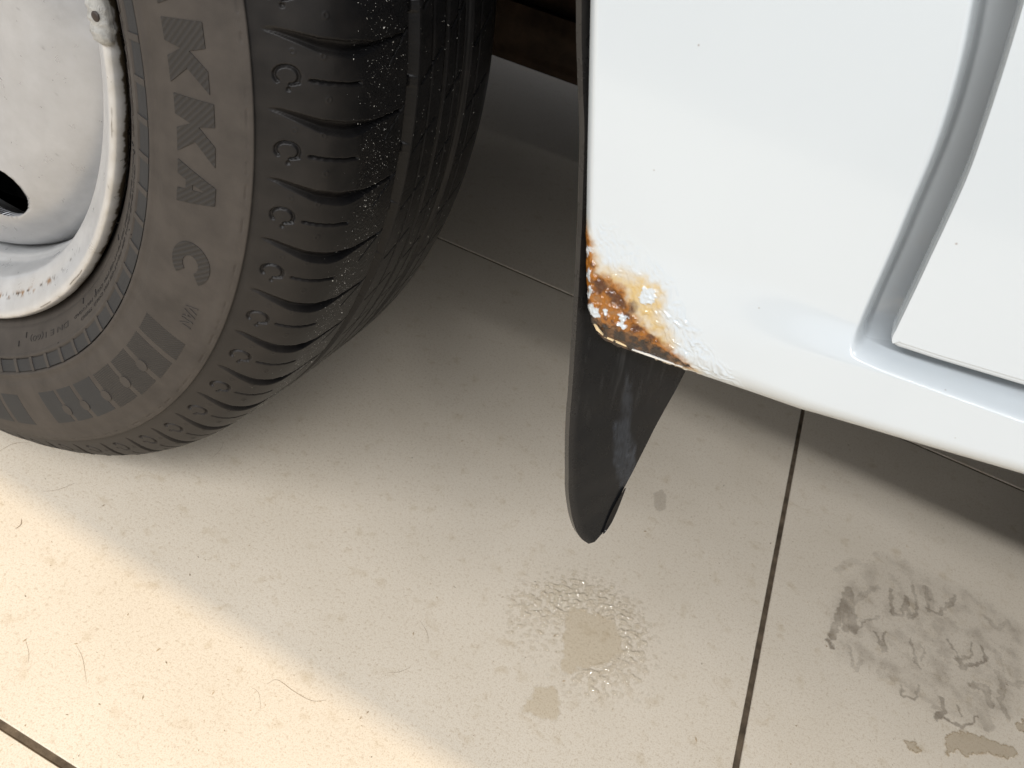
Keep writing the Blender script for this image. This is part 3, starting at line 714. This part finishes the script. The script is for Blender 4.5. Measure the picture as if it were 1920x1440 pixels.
text('word_outside', 'OUTSIDE', 7.2, 13.5, 10.2, .40, MT['relief'], 66, .3, .7, 222)
text('small_print', 'MAX LOAD SINGLE 900 KG AT 475 KPA COLD  MAX LOAD', 3.0, -5.6, 12.4, .22, MT['print_'], 138, .25, .3, 221)
text('small_print', 'MAX LOAD DUAL 850 KG AT 475 KPA COLD  TREAD', 2.8, -7.0, 17.0, .22, MT['print_'], 126, .25, .3, 225)
text('approval_mark', 'DN E 1(60)', 5.2, -43.6, 12.2, .22, MT['print_'], 47, 0, .3, 221)

# ring of recessed windows (floors) and the ribs between them
PW = 360/84
for k in range(-2, 26):
    a0 = 8.4-PW*k; wd = (PW-.68)*math.radians(1)*236; rb = .68*math.radians(1)*236
    q = [[(0, 26.0-26), (0, 7.6), (wd, 7.6), (wd, 0)]]
    moulded('sidewall_window', q, a0, 26.0, .06, MT['window'], 3.2, 0, math.radians(1)*236)
    moulded('rib', [[(-.1, 0), (-.1, 8.8), (rb+.1, 8.8), (rb+.1, 0)]], a0-PW+.68, 25.2, .56, MT['relief'], 4, 2.5, math.radians(1)*236, flat=True)
# group of hatched bars with round studs on the ribs between them
bars = [(-23.7, -26.9), (-27.8, -31.4), (-32.4, -36.5), (-37.4, -41.9), (-43.0, -47.6), (-48.6, -52.2), (-53.0, -56.9)]
for k, (a, b) in enumerate(bars):
    L_ = (a-b)*MMD; s0 = 50.5-.5*min(k, 4); v1 = 25.5-.35*k
    moulded('sidewall_bar', [[(0, 0), (0, v1), (L_, v1), (L_, 0)]], a, s0, .10, MT['hatch2'] if k < 4 else MT['window'], 3.0, .3)
    if k < 6 and k > 0:
        a2 = bars[k+1][0]; c_ = (b+a2)/2
        moulded('stud', [[(3.8*math.cos(t), 3.8*math.sin(t)) for t in np.linspace(0, 2*math.pi, 18, endpoint=False)]], c_, 63, .45, MT['relief'], 4, .6)
for k, (a, b) in enumerate([(-62.5, -66.5), (-67.4, -71.4)]):
    moulded('sidewall_bar', [[(0, 0), (0, 24), ((a-b)*MMD, 24), ((a-b)*MMD, 0)]], a, 50, .10, MT['window'], 3.0, .3)
# moulding whiskers
for th_, s_ in ((-4.9, 10), (-5.4, 14), (-16, 21.5), (-21, 6), (-38, 6), (-47, 22), (1, 9), (-33, 10), (-57, 9), (-59, 14)):
    moulded('whisker', [[(-.35, 0), (-.35, 3.6), (.35, 3.6), (.35, 0)]], th_, s_, .5, MT['print_'], 3, .6, 4.0)

# ---- grit caught on the tread
rng = np.random.default_rng(4)
n = 2600; tg = rng.uniform(-62, 16, n); sg = np.where(rng.random(n) < .62, rng.normal(151, 9, n), rng.uniform(140, 258, n))
hg = relief(tg, sg); size = rng.lognormal(-1.25, .5, n)*.00062; ctr = tmap(tg, sg, hg+.05)
tet = np.array([(1, 0, -.3), (-.6, .8, -.3), (-.6, -.8, -.3), (0, 0, .8), (.3, .2, -.8)])
V = []; F = []
for k in range(n):
    q = np.linalg.qr(rng.normal(size=(3, 3)))[0]; st = np.array([1, .7, .6])
    V.append(ctr[k]+(tet*st)@q*size[k]); b = 5*k
    F += [(b, b+1, b+3), (b+1, b+2, b+3), (b+2, b, b+3), (b+1, b, b+4), (b+2, b+1, b+4), (b, b+2, b+4)]
tag(mesh_obj('tread_grit', np.concatenate(V), np.array(F), MT['grit'], wheel, False), kind='stuff')

# ------------------------------------------------------------------ things on the floor
def film(name, px_box, step, fn, mat, z0=.0004, zf=None):
    q = np.array([atz(x, y) for x, y in px_box]); lo = q.min(0)-.004; hi = q.max(0)+.004
    x = np.arange(lo[0], hi[0], step); y = np.arange(lo[1], hi[1], step); Xf, Yf = np.meshgrid(x, y, indexing='ij')
    cov, hgt = fn(Xf, Yf)
    F = grid_faces(*Xf.shape); k = cov.ravel()[F].max(1) > .012; F = F[k]
    us = np.unique(F); re = np.full(Xf.size, -1); re[us] = np.arange(len(us))
    V = np.stack([Xf, Yf, z0+hgt], -1).reshape(-1, 3)[us]
    return mesh_obj(name, V, re[F], mat, None, True, attrs=dict(cover=cov.ravel()[us]))
def fz_(pts): return [tuple(atz(*p)[:2]) for p in pts]
# water: beads around a small puddle
pud1 = fz_([(1062, 1150), (1075, 1140), (1105, 1148), (1150, 1168), (1166, 1200), (1166, 1225), (1130, 1245), (1095, 1258), (1050, 1260), (1056, 1215)])
pud2 = fz_([(1000, 1295), (1020, 1285), (1040, 1290), (1052, 1320), (1040, 1355), (1000, 1345), (970, 1332), (985, 1318)])
beadz = fz_([(940, 1110), (1010, 1072), (1080, 1062), (1150, 1085), (1205, 1130), (1235, 1190), (1238, 1270), (1190, 1310), (1110, 1330), (1055, 1300), (1030, 1255), (960, 1220), (935, 1170)])
holez = fz_([(1000, 1180), (1045, 1165), (1050, 1280), (1000, 1270), (965, 1240)])
def water(x, y):
    wx = x+fbm(x*120, y*120, 3, 2)*.004; wy = y+fbm(x*120, y*120, 3, 3)*.004
    p = np.minimum(poly_sd(wx, wy, pud1), poly_sd(wx, wy, pud2))
    pc = 1-sstep(-.0012, .0002, p)
    b = poly_sd(wx, wy, beadz); hz = poly_sd(wx, wy, holez)
    m = (1-sstep(-.022, .004, b))*(.35+.65*sstep(-.004, .012, hz))
    nz = perlin((x*.9+y*.45)*190, (y*.9-x*.45)*290, 12)+.55*perlin(x*420, y*470, 13)
    hb = np.clip(nz-.16+.42*m-.30, 0, 1)*m*(1-pc)
    hgt = np.sqrt(np.clip(hb, 0, .5))*.0022
    hgt = hgt*1.5; gx_, gy_ = np.gradient(hgt, .0006); slp = np.clip(np.hypot(gx_, gy_)/.9, 0, 1)
    cov = np.clip(pc*.5+slp*.42, 0, 1)  # slope term tints bead edges darker, standing in for refraction shading
    return cov, np.maximum(pc*.0005*np.sqrt(np.clip(-p/.004, 0, 1)), hgt)
ws = film('water_spill', [(910, 1040), (1260, 1040), (910, 1390), (1260, 1390)], .0006, water, MT['water'])
tag(ws, 'clear water beads around a shallow puddle below the black flap', 'water')
# dried muddy boot print
U = lambda *p: fz_(p)
strokes = [(U((1560, 1195), (1575, 1150), (1590, 1110), (1585, 1180), (1600, 1150)), .0042, .8), (U((1590, 1105), (1600, 1180)), .0065, .85), (U((1602, 1130), (1625, 1110), (1645, 1100)), .0035, .55),
           (U((1670, 1105), (1672, 1150), (1690, 1155), (1700, 1120), (1705, 1160), (1720, 1150), (1712, 1100)), .0026, .8), (U((1738, 1105), (1740, 1145), (1760, 1150), (1785, 1130), (1790, 1115)), .0028, .8), (U((1738, 1105), (1745, 1135)), .0060, .6),
           (U((1610, 1180), (1620, 1165), (1650, 1158)), .0014, .7), (U((1552, 1200), (1560, 1215)), .0030, 1.0), (U((1640, 1185), (1655, 1215), (1658, 1185)), .0017, .8), (U((1655, 1218), (1660, 1212)), .0032, 1.0),
           (U((1708, 1200), (1716, 1240), (1725, 1255)), .0016, .7), (U((1722, 1205), (1735, 1225), (1725, 1238)), .0014, .6), (U((1776, 1200), (1800, 1235), (1820, 1230), (1822, 1205)), .0015, .8), (U((1797, 1240), (1805, 1252)), .0045, 1.0), (U((1810, 1250), (1840, 1245), (1848, 1235), (1838, 1212)), .0018, .95),
           (U((1592, 1210), (1598, 1245), (1605, 1260), (1615, 1235)), .0022, .55), (U((1660, 1240), (1650, 1265), (1690, 1275), (1720, 1300), (1760, 1330)), .0042, .42), (U((1690, 1285), (1690, 1305), (1715, 1312), (1722, 1285)), .0014, .7), (U((1765, 1310), (1770, 1335), (1755, 1345)), .0030, .85),
           (U((1770, 1345), (1790, 1360), (1820, 1358), (1830, 1345)), .0015, .9), (U((1796, 1325), (1800, 1340)), .0014, .9), (U((1822, 1285), (1848, 1290), (1856, 1320)), .0050, .8), (U((1838, 1310), (1850, 1360)), .0085, .45), (U((1870, 1260), (1880, 1290), (1875, 1320), (1890, 1345)), .0035, .6), (U((1870, 1225), (1880, 1275), (1900, 1285), (1920, 1280)), .0040, .55),
           (U((1845, 1155), (1870, 1180), (1890, 1165)), .0026, .5), (U((1640, 1040), (1665, 1060), (1700, 1055)), .0040, .22), (U((1810, 1110), (1850, 1150)), .0020, .35), (U((1570, 1070), (1600, 1050), (1650, 1075)), .0045, .22)]
pr_zone = fz_([(1545, 1150), (1580, 1090), (1660, 1040), (1740, 1075), (1830, 1110), (1925, 1180), (1930, 1330), (1850, 1370), (1740, 1330), (1640, 1270), (1570, 1235)])
def mud(x, y):
    wx = x+fbm(x*170, y*170, 4, 22)*.0030; wy = y+fbm(x*170, y*170, 4, 23)*.0030
    z = 1-sstep(-.012, .008, poly_sd(wx, wy, pr_zone))
    f = fbm(x*60, y*60, 4, 24); c = z*(.10+.30*np.clip(f+.15, 0, 1))
    for pts, wd, a_ in strokes:
        d = seg_dist(wx, wy, pts); rim_ = np.exp(-((d-wd*.62)/.0008)**2)*.25
        c = np.maximum(c, a_*.85*((1-sstep(wd*.45, wd*.85, d))*(.6+.6*f)+rim_))
    return np.clip(c*.66, 0, .8), np.zeros_like(x)
mp_ = film('muddy_print', [(1530, 1020), (1935, 1020), (1530, 1400), (1960, 1400)], .0007, mud, MT['dirt'], .0003)
tag(mp_, 'smudged grey-brown muddy boot print on the tile right of the grout line', 'mud stain')
tn1 = fz_([(1775, 1378), (1800, 1370), (1850, 1385), (1900, 1402), (1908, 1415), (1890, 1425), (1850, 1412), (1810, 1420), (1795, 1408), (1772, 1415)]); tn2 = fz_([(1693, 1388), (1715, 1390), (1728, 1412), (1705, 1408)]); tn3 = fz_([(1905, 1360), (1925, 1345), (1930, 1375), (1910, 1372)])
def tan_(x, y):
    wx = x+fbm(x*220, y*220, 4, 32)*.0028; wy = y+fbm(x*220, y*220, 4, 33)*.0028
    p = np.minimum(np.minimum(poly_sd(wx, wy, tn1), poly_sd(wx, wy, tn2)), poly_sd(wx, wy, tn3))
    return (1-sstep(-.0008, .0004, p))*.30+np.exp(-((p+.0004)/.0006)**2)*.35, np.zeros_like(x)
tag(film('tan_stain', [(1680, 1330), (1940, 1330), (1680, 1435), (1940, 1435)], .0006, tan_, MT['stain'], .0006), 'tan dried water mark at the lower right of the floor', 'stain')
dr = fz_([(1225, 925), (1240, 918), (1250, 930), (1248, 955), (1236, 962), (1226, 950)])
def drop(x, y):
    p = poly_sd(x+fbm(x*200, y*200, 2, 42)*.0012, y+fbm(x*200, y*200, 2, 43)*.0012, dr); return (1-sstep(-.0008, .0004, p))*.15, np.zeros_like(x)
tag(film('drip_mark', [(1215, 910), (1260, 910), (1215, 970), (1260, 970)], .0008, drop, MT['dirt'], .0005), 'small round grey drip mark on the tile right of the flap', 'stain')

# hairs and crumbs
def tube(pts, r, seg=5):
    P = curve(pts, 6) if len(pts) > 2 else np.array(pts); V = []; F = []; n = len(P)
    for k in range(n):
        d = P[min(k+1, n-1)]-P[max(k-1, 0)]; d /= np.linalg.norm(d)+1e-12; s_ = np.cross(d, [0, 0, 1]); s_ /= np.linalg.norm(s_)+1e-12; t_ = np.cross(s_, d)
        rr3 = r*(.35+.65*math.sin(math.pi*(k+.5)/n))
        for j in range(seg): a = 2*math.pi*j/seg; V.append(P[k]+(s_*math.cos(a)+t_*math.sin(a))*rr3)
    for k in range(n-1):
        for j in range(seg): F.append((k*seg+j, k*seg+(j+1) % seg, (k+1)*seg+(j+1) % seg, (k+1)*seg+j))
    return np.array(V), F
hairs = [([(500, 1283), (520, 1275), (552, 1297), (585, 1314), (612, 1313)], 'long bent brown hair on the bright floor tile', .00017), ([(788, 1165), (800, 1185), (804, 1204)], 'short curved brown hair in the shadow edge right of centre', .00014),
         ([(727, 1261), (748, 1260), (768, 1252)], 'short straight brown hair near the shadow edge', .00014), ([(80, 922), (110, 918), (140, 906)], 'thin hair beside the bottom of the tyre', .00016), ([(29, 992), (39, 984), (40, 973)], 'dark curled bristle near the left edge of the floor', .00030),
         ([(143, 1210), (155, 1235), (162, 1280)], 'faint hair on the bright tile at lower left', .00012), ([(48, 1200), (54, 1225), (52, 1245)], 'faint hair on the bright tile by the left edge', .00012), ([(0, 846), (25, 832), (55, 830)], 'fine hair under the left side of the tyre', .00013), ([(395, 860), (412, 845), (420, 828)], 'fine grey hair beside the tyre shoulder', .00011), ([(470, 1288), (485, 1300), (489, 1330)], 'faint curved hair left of the long bent hair', .00010)]
for pts, lab, r in hairs:
    r *= .72; V, F = tube([atz(x, y)+np.array([0, 0, r*1.1]) for x, y in pts], r)
    tag(mesh_obj('hair', V, F, MT['dark'], None, True), lab, 'hair', 'hairs lying on the floor')
V = []; F = []; rng = np.random.default_rng(9)
spots_ = [(1040, 1192, 1.3), (470, 1332, 1.0), (48, 1118, 1.0), (126, 1340, 1.0), (268, 1308, 1.3), (240, 1152, 1.2), (400, 1299, 1.3), (1305, 1386, 2.0), (925, 1240, .8), (775, 1188, 1.6), (297, 1218, 1.6), (143, 1207, 1.5), (47, 1200, 1.3), (866, 827, 1.6), (1550, 1212, 1.6)]
for k in range(230):
    spots_.append((rng.uniform(-20, 1900), rng.uniform(820, 1440), rng.lognormal(-.6, .45)))
for px, py, s_ in spots_:
    if py < 850 and px < 500: continue
    c = atz(px, py); a = rng.uniform(0, 6.28); l = s_*.00075*rng.uniform(.7, 1.9); wd = s_*.00033; b = len(V)
    e = np.array([math.cos(a), math.sin(a), 0]); f = np.array([-e[1], e[0], 0])
    pts = [c+e*l, c+f*wd+e*l*.2, c-e*l*.9+f*wd*.3, c-f*wd]
    V += pts+[p_+np.array([0, 0, .00016]) for p_ in pts]
    F += [(b+4, b+5, b+6, b+7)]+[(b+i, b+(i+1) % 4, b+4+(i+1) % 4, b+4+i) for i in range(4)]
tag(mesh_obj('floor_debris', V, F, simple('crumbs', (.38, .29, .19), .8, .2, var=.7, scale=25), None, False), 'scattered tiny brown crumbs and lint on the tiles', 'debris', kind='stuff')
